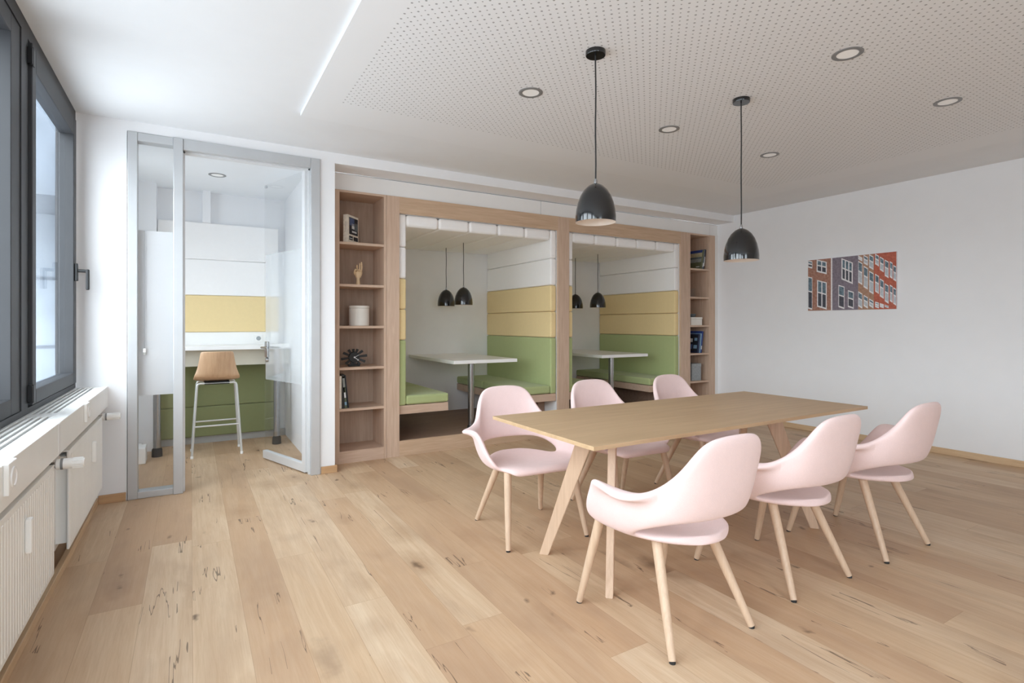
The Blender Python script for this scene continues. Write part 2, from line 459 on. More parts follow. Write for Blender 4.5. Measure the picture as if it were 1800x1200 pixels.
# sill duct with grilles and sockets
sill = thing('trim_5', (-.6, 1.4, .70), 'white sill duct with slotted air grilles under the windows', 'window sill', kind='structure')
s = MB().mat('plastic_white')
s.box(-.575, -.517, YF, YD, .70, .848, .003)
s.box(-.86, -.575, YF, YD, .80, .835)
s.build('sill_body', sill)
s = MB().mat('plastic_white')
yy = YD
for y0, y1 in ((3.55, 4.82), (2.19, 3.45), (.83, 2.09), (-.53, .73), (-1.9, -.63)):
    for x in (-.700, -.672, -.644, -.616, -.588):
        s.box(x, x+.013, y0, y1, .835, .848, .002)
    s.box(-.70, -.575, y1, y1+.10, .835, .8475)
s.mat('frame_black').box(-.702, -.576, YF, YD-.01, .8345, .8365)
s.build('air_grille', sill)
s = MB().mat('panel_white')
for y in (3.16, 1.8): s.box(-.5175, -.5155, y, y+.05, .705, .845)
for y in (3.40, 1.95, .6): s.box(-.66, -.62, y, y+.04, .60, .80)
s.build('bracket_cover', sill)
for y, lab in ((3.895, 'white socket plate on the sill duct above the narrow radiator gap'), (2.37, 'white socket plate on the sill duct close to the lower radiator')):
    t = thing('wall_socket', (-.517, y, .795), lab, 'socket', 'sockets on the sill duct')
    MB().mat('plastic_white').box(-.517, -.502, y-.05, y+.05, .745, .85, .004).build('socket_plate', t)
    r = MB().mat('panel_white').lathe([(.034, 0), (.034, .004), (.027, .004), (.025, .001), (.001, .001)], (-.502, y, .797), 28, 'X')
    r.build('socket_insert', t)

# radiators
def radiator(y0, y1, z0, z1, xf, label, yvalve, ymeter, zmeter):
    t = thing('radiator', (xf-.04, (y0+y1)/2, z0), label, 'radiator', 'flat panel radiators under the windows')
    p = MB().mat('rad_white')
    p.box(xf-.012, xf, y0, y1, z0, z1, .005)
    n = int((y1-y0)/.0333)
    for k in range(n):
        yy = y0+.02+k*(y1-y0-.04)/(n-1)
        p.box(xf-.002, xf+.0012, yy-.008, yy+.008, z0+.02, z1-.02, .0015, 1)
    p.build('front_panel', t)
    q = MB().mat('rad_white'); q.box(xf-.07, xf-.058, y0, y1, z0, z1, .004)
    for k in range(int((y1-y0)/.03)): q.box(xf-.058, xf-.012, y0+.02+k*.03, y0+.022+k*.03, z0+.03, z1-.03)
    q.build('back_panel', t)
    g = MB().mat('rad_white')
    g.box(xf-.072, xf+.001, y0, y1, z1-.004, z1+.004, .002); g.build('top_grille', t)
    m = MB().mat('plastic_white'); m.box(xf, xf+.022, ymeter-.02, ymeter+.02, zmeter-.065, zmeter+.065, .008)
    m.build('heat_meter', t)
    v = MB().mat('steel'); zc = z1-.01
    v.tube([(xf-.04, y1, zc), (xf-.04, yvalve, zc), (xf-.005, yvalve, zc)], .012)
    vo = v.build('valve', t)
    h = MB().mat('plastic_white')
    h.lathe([(.014, 0), (.024, .006), (.025, .05), (.022, .07), (.020, .105), (.017, .11)], (xf-.01, yvalve, zc), 24, 'X')
    for k in range(12):
        a = 2*PI*k/12
        h.box(xf+.055, xf+.095, yvalve+.0225*math.cos(a)-.0025, yvalve+.0225*math.cos(a)+.0025, zc+.0225*math.sin(a)-.0025, zc+.0225*math.sin(a)+.0025)
    h.mat('grille_grey').lathe([(.0255, .022), (.0258, .024), (.0258, .03), (.0255, .032)], (xf-.01, yvalve, zc), 24, 'X')
    h.build('thermostat_head', vo)
    e = MB().mat('plastic_white'); e.lathe([(.020, 0), (.020, .025), (.009, .025), (.009, .012)], (xf-.055, y0-.028, z1-.03), 20, 'Y')
    e.build('end_cap', t)
    pz = MB().mat('plastic_white'); pz.tube([(xf-.04, y1-.02, z0+.03), (xf-.04, y1+.035, z0+.03), (-.728, y1+.035, z0+.03)], .009)
    pz.build('return_pipe', t)
    for y in (y0+.15, y1-.15):
        b = MB().mat('rad_white'); b.box(-.7395, xf-.06, y-.015, y+.015, z0+.05, z1-.05); b.build('bracket', t)
    return t
radiator(3.51, 4.70, .155, .655, -.53, 'white panel radiator ending beside the booth wall skirting', 4.745, 4.246, .50)
radiator(1.75, 3.16, .17, .66, -.53, 'white panel radiator nearer to the viewpoint under the fixed window', 3.225, 2.663, .51)

# outside: neighbouring wing and balcony slab
nb = thing('outside_building', (-3, 9.2, -3), 'pale concrete wing of the building seen through the window glass', 'building')
f = MB().mat('facade_pale'); f.box(-3.2, -.84, 7.2, 10, -3, 6.5); f.build('facade', nb)
f = MB().mat('facade_dark')
for z in (.35, 1.05, 1.75): f.box(-3.2, -.84, 7.19, 7.2, z, z+.025)
for x in (-1.18, -2.0): f.box(x, x+.025, 7.185, 7.2, -3, 2.75)
f.build('joints', nb)
f = MB().mat('facade_dark'); f.box(-3.2, -.84, 6.1, 7.18, 2.42, 6.5); f.build('balcony_slab', nb)
f = MB().mat('frame_dark'); f.box(-1.06, -1.0, 7.14, 7.2, -1, 2.75); f.box(-.93, -.89, 7.14, 7.2, -1, 2.75); f.build('downpipe', nb)

# ------------------------------------------------------------------ glazed door and side panel
door = thing('door_1', (.28, YD, 0), 'glazed door with aluminium frame and frosted side panel to the phone booth', 'door', kind='structure')
f = MB().mat('alu')
zt = 2.722
f.box(-.402, -.340, YD-.012, 4.97, 0, zt, .004)
f.box(-.340, -.115, YD-.010, 4.97, zt-.062, zt, .004)
f.box(-.340, -.115, YD-.010, 4.97, 0, .05, .004)
f.box(-.115, -.050, YD-.025, 4.985, 0, zt, .004)
f.box(-.050, .885, YD-.018, 4.975, zt-.085, zt, .004)
f.box(.885, .962, YD-.018, 4.975, 0, zt, .004)
f.mat('alu_light'); f.box(-.05, -.038, YD+.03, 4.975, 0, zt-.085); f.box(.873, .885, YD+.03, 4.975, 0, zt-.085); f.box(-.05, .885, YD+.03, 4.975, zt-.097, zt-.085)
f.build('door_frame', door)
sp = MB().mat('door_glass').box(-.343, -.112, 4.925, 4.931, .045, zt-.058).build('side_pane', door)
ff = MB().mat('frost_strong').box(-.341, -.114, 4.932, 4.9335, .76, 2.005).build('frosted_film', sp)
# leaf opened inwards
leaf = MB(); hx, hy = .868, 4.955
ang = math.atan2(5.705-4.955, .62-.868)
R = Matrix.Translation((hx, hy, 0)) @ Matrix.Rotation(ang, 4, 'Z')
L = .80
leaf.mat('alu_light').box(0, L, -.022, .022, .012, .085, .003, M4=R)
leaf.box(-.005, .045, -.024, .024, .012, 2.635, .003, M4=R)
lo = leaf.build('door_leaf', door)
MB().mat('door_glass').box(.04, L, -.004, .004, .08, 2.635, M4=R).build('door_pane', lo)
MB().mat('frost_light').box(.045, L-.003, -.0062, -.0052, .765, 1.965, M4=R).build('frosted_film', lo)
hd = MB().mat('steel')
hd.box(L-.075, L-.015, -.012, .012, .98, 1.13, .004, M4=R)
hd.tube([R @ Vector((L-.045, .0, 1.075)), R @ Vector((L-.045, .055, 1.075)), R @ Vector((L-.17, .058, 1.075))], .009)
hd.tube([R @ Vector((L-.045, .0, 1.075)), R @ Vector((L-.045, -.055, 1.075)), R @ Vector((L-.17, -.058, 1.075))], .009)
hd.lathe([(.001, -.014), (.024, -.014), (.024, .014), (.001, .014)], R @ Vector((L-.045, 0, .955)), 20, 'X')
hd.build('lever_handle', lo)
hg = MB().mat('alu'); hg.box(L-.04, L-.01, -.008, .008, 2.605, 2.63, .002, M4=R); hg.build('top_fitting', lo)
# pull cord
pc = thing('pull_cord', (-.300, 4.916, 1.10), 'thin pull cord with white and grey weight on the frosted side panel', 'cord')
MB().mat('grille_grey').tube([(-.300, 4.916, 2.0), (-.300, 4.916, 1.11)], .0012, 6).build('cord', pc)
MB().mat('plastic_white').box(-.309, -.291, 4.909, 4.923, 1.085, 1.115, .002).build('weight', pc)
MB().mat('skirt_grey').box(-.309, -.291, 4.909, 4.923, 1.065, 1.085, .002).build('weight_end', pc)

# ------------------------------------------------------------------ phone booth
YB = 6.85
w = MB().mat('wall_white'); w.box(-.82, 1.1, YB, YB+.15, 0, 2.745)
struct('wall_booth_back', w, 'white rear wall of the phone booth', 'wall')
struct('wall_booth_right', B(.955, 1.088, 5.14, YB, 0, 2.745, 'wall_white'), 'white side wall of the booth behind the open glass leaf', 'wall')
w = MB().mat('wall_white'); w.box(-.82, -.72, 5.0, 5.15, 0, 2.745); w.box(-.82, -.72, 6.1, YB, 0, 2.745); w.box(-.82, -.72, 5.15, 6.1, 0, .95); w.box(-.82, -.72, 5.15, 6.1, 2.35, 2.745)
struct('wall_booth_left', w, 'white booth wall with window opening', 'wall')
struct('ceiling_booth', B(-.82, 1.088, 5.0, 7.0, 2.745, 2.799, 'ceiling_white'), 'white ceiling of the phone booth', 'ceiling')
struct('wall_booth_pier', B(-.455, -.305, 6.62, YB, 0, 2.745, 'wall_white'), 'white pier in the corner of the phone booth', 'pier')
struct('wall_booth_post', B(.11, .185, 6.74, YB, 2.40, 2.745, 'wall_white'), 'small white post above the padded booth wall', 'post')
r7 = thing('window_7', (-.8, 5.62, .95), 'window of the phone booth', 'window', kind='structure')
f = MB().mat('frame_dark'); f.box(-.86, -.78, 5.15, 5.22, .95, 2.35); f.box(-.86, -.78, 6.03, 6.1, .95, 2.35); f.box(-.86, -.78, 5.22, 6.03, .95, 1.02); f.box(-.86, -.78, 5.22, 6.03, 2.28, 2.35)
f.build('window_frame', r7)
MB().mat('window_glass').box(-.83, -.824, 5.22, 6.03, 1.02, 2.28).build('window_pane', r7)
pw = thing('padded_wall', (.28, YB, .07), 'padded booth wall in white, yellow and olive green bands behind the counter', 'wall panel')
for nm, z0, z1, m in (('green_pad', .075, .40, 'green_dark_fabric'), ('green_pad', .402, .88, 'green_dark_fabric'), ('yellow_pad', 1.21, 1.61, 'yellow_fabric'),
                      ('white_pad', 1.612, 2.0, 'white_fabric'), ('white_pad', 2.002, 2.40, 'white_fabric')):
    MB().mat(m).box(-.30, .875, 6.775, 6.845, z0, z1, .012, 3).build(nm, pw)
MB().mat('white_gloss').box(-.30, .875, 6.79, 6.845, .882, 1.208).build('back_board', pw)
struct('baseboard_booth', B(-.30, .95, 6.80, YB, 0, .073, 'skirt_grey'), 'grey skirting under the green booth pads', 'skirting board')
ct = thing('booth_counter', (.28, 6.6, 0), 'white counter with two steel legs in the phone booth', 'counter')
MB().mat('white_gloss').box(-.30, .95, 6.33, 6.785, 1.03, 1.07, .003).build('worktop', ct)
MB().mat('beige_apron').box(-.30, .95, 6.47, 6.49, .86, 1.03).build('apron', ct)
for x, y in ((-.284, 6.34), (.803, 6.36)):
    l = MB().mat('steel').tube([(x, y, .03), (x, y, 1.03)], .033, 24).build('leg', ct)
    MB().mat('dark_rubber').lathe([(.046, 0), (.044, .07), (.034, .085)], (x, y, 0), 24).build('foot_cap', l)
sk = thing('wall_socket', (.665, 6.79, 1.135), 'white power socket above the booth counter', 'socket')
MB().mat('plastic_white').box(.625, .705, 6.778, 6.79, 1.095, 1.175, .003).build('socket_plate', sk)
MB().mat('box_grey').lathe([(.024, 0), (.024, -.002), (.001, -.002)], (.665, 6.778, 1.135), 24, 'Y').build('socket_insert', sk)
cb = thing('cable_box', (-.43, 6.2, 0), 'low white cable box on the booth floor behind the side panel', 'box')
MB().mat('plastic_white').box(-.52, -.36, 6.05, 6.25, 0, .15, .008).build('body', cb)
MB().mat('plastic_white').box(-.46, -.42, 6.25, 6.6, 0, .10, .004).build('duct', cb)
# bar stool
st = thing('bar_stool', (.224, 6.22, 0), 'plywood bar stool with pale tube frame at the booth counter', 'stool')
cx, cy = .224, 6.22
sh = bmesh.new(); rows = []
prof = [(.20, .742, .185), (.10, .735, .20), (-.02, .735, .205), (-.11, .745, .205), (-.155, .775, .200), (-.175, .83, .180), (-.19, .93, .155), (-.20, 1.01, .145), (-.203, 1.03, .135)]
for yo, z, hw in prof:
    rows.append([sh.verts.new((cx+hw*u, cy+yo+(.05*abs(u)**2 if z > .78 else 0), z+(.02*u*u if z < .78 else 0))) for u in (-1, -.6, 0, .6, 1)])
for a, b in zip(rows, rows[1:]):
    for k in range(4): sh.faces.new((a[k], a[k+1], b[k+1], b[k])).smooth = True
mb = MB().mat('stool_ply').add(sh); so = mb.build('seat_shell', st)
md = so.modifiers.new('s', 'SOLIDIFY'); md.thickness = .014
md = so.modifiers.new('b', 'SUBSURF'); md.levels = md.render_levels = 2
fr = MB().mat('stool_tube')
for yy, yf in ((-.13, -.17), (.15, .19)):
    fr.tube([(cx-.215, cy+yf, .012), (cx-.172, cy+yy, .69), (cx-.165, cy+yy, .708), (cx-.145, cy+yy, .716), (cx+.145, cy+yy, .716), (cx+.165, cy+yy, .708), (cx+.172, cy+yy, .69), (cx+.215, cy+yf, .012)], .0105)
fr.build('frame', st)
k = .30/.69
for yy, yf in ((-.13, -.17), (.15, .19)):
    y = cy+yf+(yy-yf)*k; x = .215-.043*k
    MB().mat('stool_tube').tube([(cx-x, y, .30), (cx+x, y, .30)], .0085).build('footrest', st)
MB().mat('black_matt').box(cx-.11, cx+.11, cy-.14, cy+.16, .704, .73, .004).build('underplate', st)
for sx in (-1, 1):
    for yf in (-.17, .19):
        MB().mat('plastic_white').lathe([(.013, 0), (.014, .02), (.011, .026)], (cx+sx*.2155, cy+yf, 0), 14).build('glide', st)
ds = thing('door_stop', (.74, 5.35, 0), 'small grey door stop on the booth floor behind the glass leaf', 'door stop')
MB().mat('grille_grey').lathe([(.022, 0), (.022, .03), (.016, .036)], (.74, 5.42, 0), 20).build('stop', ds)
MB().mat('dark_rubber').lathe([(.024, .012), (.0245, .014), (.0245, .024), (.024, .026)], (.74, 5.42, 0), 20).build('bumper', ds)

# ------------------------------------------------------------------ oak bookcase wall
YO = 5.125; ZO = 2.546
SH = [2.066, 1.672, 1.281, .893, .508]
def bookcase(x0, xi0, xi1, x1, label):
    t = thing('bookcase', ((x0+x1)/2, YO, 0), label, 'bookcase', 'tall oak bookcases framing the seating nooks')
    MB().mat('oak_veneer').box(x0, xi0, YO, 5.51, 0, ZO, .001, 1).build('side_panel', t)
    MB().mat('oak_veneer').box(xi1, x1, YO, 5.51, 0, ZO, .001, 1).build('side_panel', t)
    MB().mat('oak_inside').box(xi0, xi1, 5.49, 5.51, .02, ZO-.02).build('back_panel', t)
    MB().mat('oak_shelf').box(xi0, xi1, YO+.001, 5.49, ZO-.02, ZO).build('top_panel', t)
    MB().mat('oak_shelf').box(xi0, xi1, YO+.001, 5.49, 0, .112).build('plinth', t)
    for z in SH: MB().mat('oak_shelf').box(xi0, xi1, YO+.002, 5.49, z-.024, z, .001, 1).build('shelf', t)
    return t
bookcase(1.09, 1.185, 1.604, 1.630, 'tall oak bookcase beside the white pier and glass door')
bookcase(5.862, 5.885, 6.265, 6.390, 'tall oak bookcase at the picture wall')
al = thing('nook_surround', (3.74, YO, 0), 'oak surround of posts, header and plinth framing two seating nooks', 'built-in frame')
for a, b in ((1.632, 1.760), (3.665, 3.826), (5.70, 5.860)):
    MB().mat('oak_veneer').box(a, b, YO, 5.155, 0, ZO, .001, 1).build('post', al)
MB().mat('oak_veneer_x').box(1.76, 3.665, YO, 5.155, 2.387, ZO, .001, 1).build('header', al)
MB().mat('oak_veneer_x').box(3.826, 5.70, YO, 5.155, 2.387, ZO, .001, 1).build('header', al)
MB().mat('oak_veneer_x').box(1.76, 3.665, YO, 5.155, 0, .15, .001, 1).build('plinth', al)
MB().mat('oak_veneer_x').box(3.826, 5.70, YO, 5.155, 0, .15, .001, 1).build('plinth', al)
YN = 6.74
w = MB().mat('nook_grey'); w.box(1.632, 5.86, YN, YN+.1, 0, 2.6)
struct('wall_nook_back', w, 'pale grey rear wall of the two seating nooks', 'wall')
for n, (a, b) in enumerate(((1.632, 1.760), (3.670, 3.822), (5.70, 5.86))):
    struct('wall_nook_partition', B(a, b, 5.156, YN, 0, 2.545, 'nook_grey'), ['partition behind the bookcase near the door', 'partition between the two seating nooks', 'partition beside the bookcase at the picture wall'][n], 'wall')
struct('ceiling_nook', B(1.63, 5.86, 5.156, YN, 2.387, 2.545, 'nook_grey'), 'soffit over the seating nooks', 'ceiling')
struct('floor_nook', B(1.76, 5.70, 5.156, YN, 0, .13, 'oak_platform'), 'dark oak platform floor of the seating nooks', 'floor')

def bands(name, x0, x1, side, label):
    t = thing(name, ((x0+x1)/2, 5.9, .49), label, 'wall panel', 'padded side panels of the seating nooks')
    for nm, z0, z1, m in (('green_pad', .4895, 1.138, 'green_fabric'), ('yellow_pad', 1.141, 1.443, 'yellow_fabric'), ('yellow_pad', 1.446, 1.748, 'yellow_fabric'),
                          ('white_pad', 1.751, 2.060, 'white_fabric'), ('white_pad', 2.063, 2.384, 'white_fabric')):
        MB().mat(m).box(x0, x1, 5.160, YN-.005, z0, z1, .018, 3).build(nm, t)
    return t
def ceil_pads(x0, x1, label):
    t = thing('padded_ceiling', ((x0+x1)/2, 5.9, 2.27), label, 'ceiling panel', 'padded ceilings of the seating nooks')
    n = 5; w_ = (x1-x0)/n
    for k in range(n):
        MB().mat('white_fabric').box(x0+k*w_+.001, x0+(k+1)*w_-.001, 5.160, YN-.005, 2.268, 2.385, .03, 4).build('white_pad', t)
def bench(x0, x1, wall_x, label):
    t = thing('bench', ((x0+x1)/2, 5.9, .13), label, 'bench', 'green upholstered nook benches')
    dl, dr = (.079, 0) if wall_x < x0+.1 else (0, .076)
    MB().mat('oak_shelf').box(x0-dl, x1+dr, 5.165, YN-.006, .405, .489, .001, 1).build('seat_base', t)
    sx = (x0-dl, x0-dl+.025) if wall_x < x0+.1 else (x1+dr-.10, x1+dr)
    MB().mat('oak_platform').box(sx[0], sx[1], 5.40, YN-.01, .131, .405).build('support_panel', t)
    e = .006
    xa, xb = (x0, x1+e) if wall_x < x0+.1 else (x0-e, x1)
    ym = 5.98
    MB().mat('green_fabric').box(xa, xb, 5.160, ym, .493, .585, .022, 4).build('seat_cushion', t)
    MB().mat('green_fabric').box(xa, xb, ym+.002, YN-.006, .493, .585, .022, 4).build('seat_cushion', t)
def nook_table(x0, x1, lx, label):
    t = thing('nook_table', (lx, 5.48, .13), label, 'table', 'white tables in the seating nooks')
    MB().mat('white_gloss').box(x0, x1, 5.34, YN-.004, .862, .900, .003).build('table_top', t)
    l = MB().mat('steel').tube([(lx, 5.48, .15), (lx, 5.48, .862)], .036, 28).build('leg', t)
    MB().mat('dark_rubber').lathe([(.043, 0), (.043, .02), (.038, .03)], (lx, 5.48, .1305), 28).build('foot_ring', l)
NK = ((1.762, 1.842, 3.585, 3.664, 'near the door'), (3.828, 3.905, 5.622, 5.699, 'nearer the picture wall'))
for a, b, c, d, nm in NK:
    bands('padded_panel', a, b, 0, 'stacked white, yellow and green pads seen edge-on in the nook %s' % nm)
    bands('padded_panel', c, d, 1, 'padded white, yellow and green panel shown full face in the nook %s' % nm)
    ceil_pads(b, c, 'white padded ceiling of the nook %s' % nm)
    bench(b, b+.455, b, 'green bench on the door side of the nook %s' % nm)
    bench(c-.46, c, c, 'long green bench under the full-face padded panel of the nook %s' % nm)
    nook_table(b+.60, b+1.40, b+.875, 'white nook table with one steel leg in the nook %s' % nm)

# ------------------------------------------------------------------ pendant lamps
PROF = [(.1085, 0), (.109, .03), (.1055, .065), (.097, .105), (.083, .143), (.064, .174), (.040, .197), (.018, .208), (.008, .212)]
def pendant(x, y, zb, ztop, label, group, canopy=True):
    t = thing('pendant_lamp', (x, y, zb), label, 'lamp', group)
    s = MB().mat('black_gloss').lathe([(r, z+zb) for r, z in PROF], (x, y, 0), 56, close=False).build('lamp_shade', t)
    inn = MB().mat('shade_lining').lathe([(r-.002 if r > .01 else r, z+zb-(.001 if z else 0)) for r, z in PROF], (x, y, 0), 56, close=False)
    inn.lathe([(.1085, zb), (.1065, zb)], (x, y, 0), 56, close=False)
    inn.build('shade_lining', s)
    bb = MB().mat('plastic_white').lathe([(.014, .19), (.015, .14), (.028, .10), (.03, .08), (.022, .06), (.002, .052)], (x, y, zb), 24)
    bb.build('bulb', s)
    MB().mat('steel').lathe([(.009, .210), (.009, .226), (.006, .236)], (x, y, zb), 20).build('ferrule', t)
    pts = [(x+.0015*math.sin(k*1.3), y, zb+.235+(ztop-zb-.235)*k/9) for k in range(10)]
    MB().mat('dark_rubber').tube(pts, .0042, 8).build('cord', t)
    if canopy:
        MB().mat('black_gloss').lathe([(.052, -.024), (.054, -.02), (.054, 0)], (x, y, ztop), 40).build('ceiling_canopy', t)
pendant(1.886, 2.289, 1.849, 2.7752, 'glossy black dome pendant over the table end closest to the nooks and door', 'black pendants over the meeting table')
pendant(3.112, 2.289, 1.716, 2.7752, 'glossy black dome pendant hanging lower over the table towards the picture wall', 'black pendants over the meeting table')
for a, xx in (('near the door', 2.80), ('nearer the picture wall', 4.86)):
    pendant(xx, 5.85, 1.525, 2.267, 'small black pendant towards the opening of the nook %s' % a, 'black pendants in the nooks', False)
    pendant(xx, 6.36, 1.525, 2.267, 'small black pendant hung deep in the nook %s' % a, 'black pendants in the nooks', False)

# downlights
def downlight(x, y, z, label, group, r=.077):
    t = thing('downlight', (x, y, z), label, 'ceiling light', group)
    MB().mat('grille_grey').lathe([(r, 0), (r, -.003), (r-.006, -.006), (r*.7, -.004), (r*.68, 0)], (x, y, z), 48, close=False).build('trim_ring', t)
    MB().mat('light_disc').lathe([(r*.69, -.0005), (r*.69, -.0025), (.001, -.0025)], (x, y, z), 48, close=False).build('diffuser', t)
zr = 2.7755
for x, y, lab in ((1.865, 2.907, 'recessed downlight in the raft beside the pendant closest to the door'), (3.117, 2.918, 'recessed downlight between the two pendant cords'),
                  (4.346, 2.913, 'recessed downlight in the raft corner towards the bookcase and picture wall'), (3.086, 1.606, 'largest looking recessed downlight above the front edge of the table'),
                  (4.324, 1.613, 'recessed downlight in the raft above the picture wall side')):
    downlight(x, y, zr, lab, 'recessed downlights in the perforated raft')
downlight(.222, 5.98, 2.745, 'recessed downlight in the phone booth ceiling', None)

# ------------------------------------------------------------------ meeting table
TX0, TX1, TY0, TY1, TZ = 1.465, 3.675, 1.79, 2.68, .78
tb = thing('meeting_table', ((TX0+TX1)/2, (TY0+TY1)/2, 0), 'long oak meeting table with splayed wooden legs', 'table')
b_ = bmesh.new(); ch = .05
lay = [(TZ-.032, ch), (TZ-.018, 0.0), (TZ-.001, 0.0), (TZ, .001)]
rg = []
for z, i in lay:
    rg.append([b_.verts.new(p) for p in ((TX0+i, TY0+i, z), (TX1-i, TY0+i, z), (TX1-i, TY1-i, z), (TX0+i, TY1-i, z))])
b_.faces.new(rg[0]); b_.faces.new(rg[-1])
for a, b in zip(rg, rg[1:]):
    for k in range(4): b_.faces.new((a[k], a[(k+1) % 4], b[(k+1) % 4], b[k]))
MB().mat('table_oak').add(b_).build('table_top', tb)
mcx, mcy = (TX0+TX1)/2, 2.262
for sx in (-1, 1):
    for sy in (-1, 1):
        foot = Vector((mcx+sx*.85, mcy+sy*.278, 0)); top = Vector((mcx+sx*.665, mcy+sy*.09, TZ-.031))
        d = Vector((sx, sy, 0)).normalized(); tn = Vector((-d.y, d.x, 0))
        lb = bmesh.new()
        A = [lb.verts.new(foot+d*a*.026+tn*b*.018) for a, b in ((-1, -1), (1, -1), (1, 1), (-1, 1))]
        Bv = [lb.verts.new(top+d*a*.05+tn*b*.02) for a, b in ((-1, -1), (1, -1), (1, 1), (-1, 1))]
        lb.faces.new(A); lb.faces.new(Bv)
        for k in range(4): lb.faces.new((A[k], A[(k+1) % 4], Bv[(k+1) % 4], Bv[k]))
        bmesh.ops.bevel(lb, geom=lb.edges[:], offset=.003, segments=2, affect='EDGES')
        MB().mat('table_leg_wood').add(lb).build('leg', tb)
MB().mat('table_leg_wood').box(mcx-.62, mcx+.62, mcy-.10, mcy+.10, TZ-.052, TZ-.032).build('under_frame', tb)

# ------------------------------------------------------------------ pink armchairs
def chair_shell():
    bm = bmesh.new()
    # columns of the right half: list of wall rows (bottom..top); col 0 = front of the arm, col 6 = middle of the back
    W = [
        [(.298, .180, .462), (.340, .132, .535), (.355, .080, .615), (.380, .045, .657)],
        [(.310, .045, .458), (.332, .005, .545), (.335, -.045, .622), (.405, -.055, .642)],
        [(.278, -.110, .460), (.300, -.138, .548), (.303, -.165, .622), (.412, -.160, .614)],
        [(.256, -.188, .495), (.262, -.206, .565), (.258, -.216, .618), (.258, -.218, .646)],
        [(.204, -.260, .520), (.212, -.282, .610), (.212, -.302, .700), (.213, -.314, .752)],
        [(.112, -.300, .522), (.138, -.332, .640), (.154, -.354, .775), (.170, -.368, .870)],
        [(.000, -.312, .522), (.000, -.345, .645), (.000, -.370, .785), (.000, -.384, .874)],
    ]
    S = [  # seat rows: (y, half width, edge z, middle z)
        (.262, .205, .415, .425), (.235, .240, .440, .445), (.165, .262, .440, .430), (.040, .268, .436, .415), (-.085, .250, .430, .410), (-.185, .205, .432, .418), (-.250, .125, .434, .428), (-.272, .055, .434, .432)]
    seat = []
    for y, hw, ze, zm in S:
        row = []
        for u in (-1, -.55, 0, .55, 1):
            z = zm+(ze-zm)*abs(u)**1.5
            yy = y + (.018*(1-u*u) if y > .15 else (-.015*(1-u*u) if y < -.2 else 0))
            row.append(bm.verts.new((u*hw, yy, z)))
        seat.append(row)
    for a, b in zip(seat, seat[1:]):
        for k in range(4): bm.faces.new((a[k], a[k+1], b[k+1], b[k]))
    wall = {}
    for i, colm in enumerate(W):
        for sgn in (1, -1):
            if i == 6 and sgn == -1: continue
            for j, (x, y, z) in enumerate(colm): wall[(sgn if i < 6 else 1, i, j)] = bm.verts.new((sgn*x, y, z))
    def wv(s, i, j): return wall[(1 if i == 6 else s, i, j)]
    for s in (1, -1):
        for i in range(6):
            for j in range(3):
                q = [wv(s, i, j), wv(s, i+1, j), wv(s, i+1, j+1), wv(s, i, j+1)]
                bm.faces.new(q if s == 1 else q[::-1])
        k = 4 if s == 1 else 0
        for i, (ra, rb) in enumerate(((2, 3), (3, 4))):
            q = [seat[ra][k], seat[rb][k], wv(s, i+1, 0), wv(s, i, 0)]
            bm.faces.new(q if s == 1 else q[::-1])
    bmesh.ops.recalc_face_normals(bm, faces=bm.faces)
    return bm
ch0 = thing('armchair', (0, 0, 0), '', 'chair', 'pink armchairs around the meeting table')
so = MB().mat('pink_fabric').add(chair_shell()).build('seat_shell', ch0)
for p in so.data.polygons: p.use_smooth = True
ca_ = so.data.attributes.new('crease_edge', 'FLOAT', 'EDGE')
SEAM = [(.256, -.188, .495), (.262, -.206, .565), (.258, -.216, .618), (.258, -.218, .646)]
def on_seam(v): return any(abs(abs(v.co.x)-a) < 1e-4 and abs(v.co.y-b) < 1e-4 and abs(v.co.z-c) < 1e-4 for a, b, c in SEAM)
for e_ in so.data.edges:
    if all(on_seam(so.data.vertices[k]) for k in e_.vertices): ca_.data[e_.index].value = .55
md = so.modifiers.new('solid', 'SOLIDIFY'); md.thickness = .036; md.offset = 0; md.use_even_offset = True
md = so.modifiers.new('sub', 'SUBSURF'); md.levels = md.render_levels = 3
for sx in (-1, 1):
    for top, foot in (((.222, .17, .425), (.265, .272, .008)), ((.150, -.10, .42), (.239, -.272, .008))):
        a = Vector((sx*foot[0], foot[1], foot[2])); b = Vector((sx*top[0], top[1], top[2]))
        l = MB().mat('leg_wood').tube([a, a.lerp(b, .25), a.lerp(b, .6), b], [.0145, .0175, .0205, .0225], 20).build('leg', ch0)
        MB().mat('dark_rubber').tube([a-Vector((0, 0, .0075)), a+Vector((0, 0, .003))], .0125, 16).build('glide', l)
CH = [(1.825, 1.74, 0, 'pink armchair with its back to the viewpoint, closest to the radiator wall'),
      (2.665, 1.775, 0, 'pink armchair with its back to the viewpoint, middle of three'),
      (3.490, 1.76, 0, 'pink armchair with its back to the viewpoint, closest to the picture wall'),
      (1.845, 2.91, PI-.09, 'pink armchair facing the viewpoint with its arm and open seat showing'),
      (2.655, 2.93, PI-.02, 'pink armchair behind the middle of the table, mostly hidden below the top'),
      (3.500, 2.92, PI+.02, 'pink armchair behind the table in front of the bookcase and second nook')]
ch0.location = CH[0][:3][:2] + (0,); ch0['label'] = CH[0][3]
for x, y, r, lab in CH[1:]: dup(ch0, (x, y, 0), r, lab)

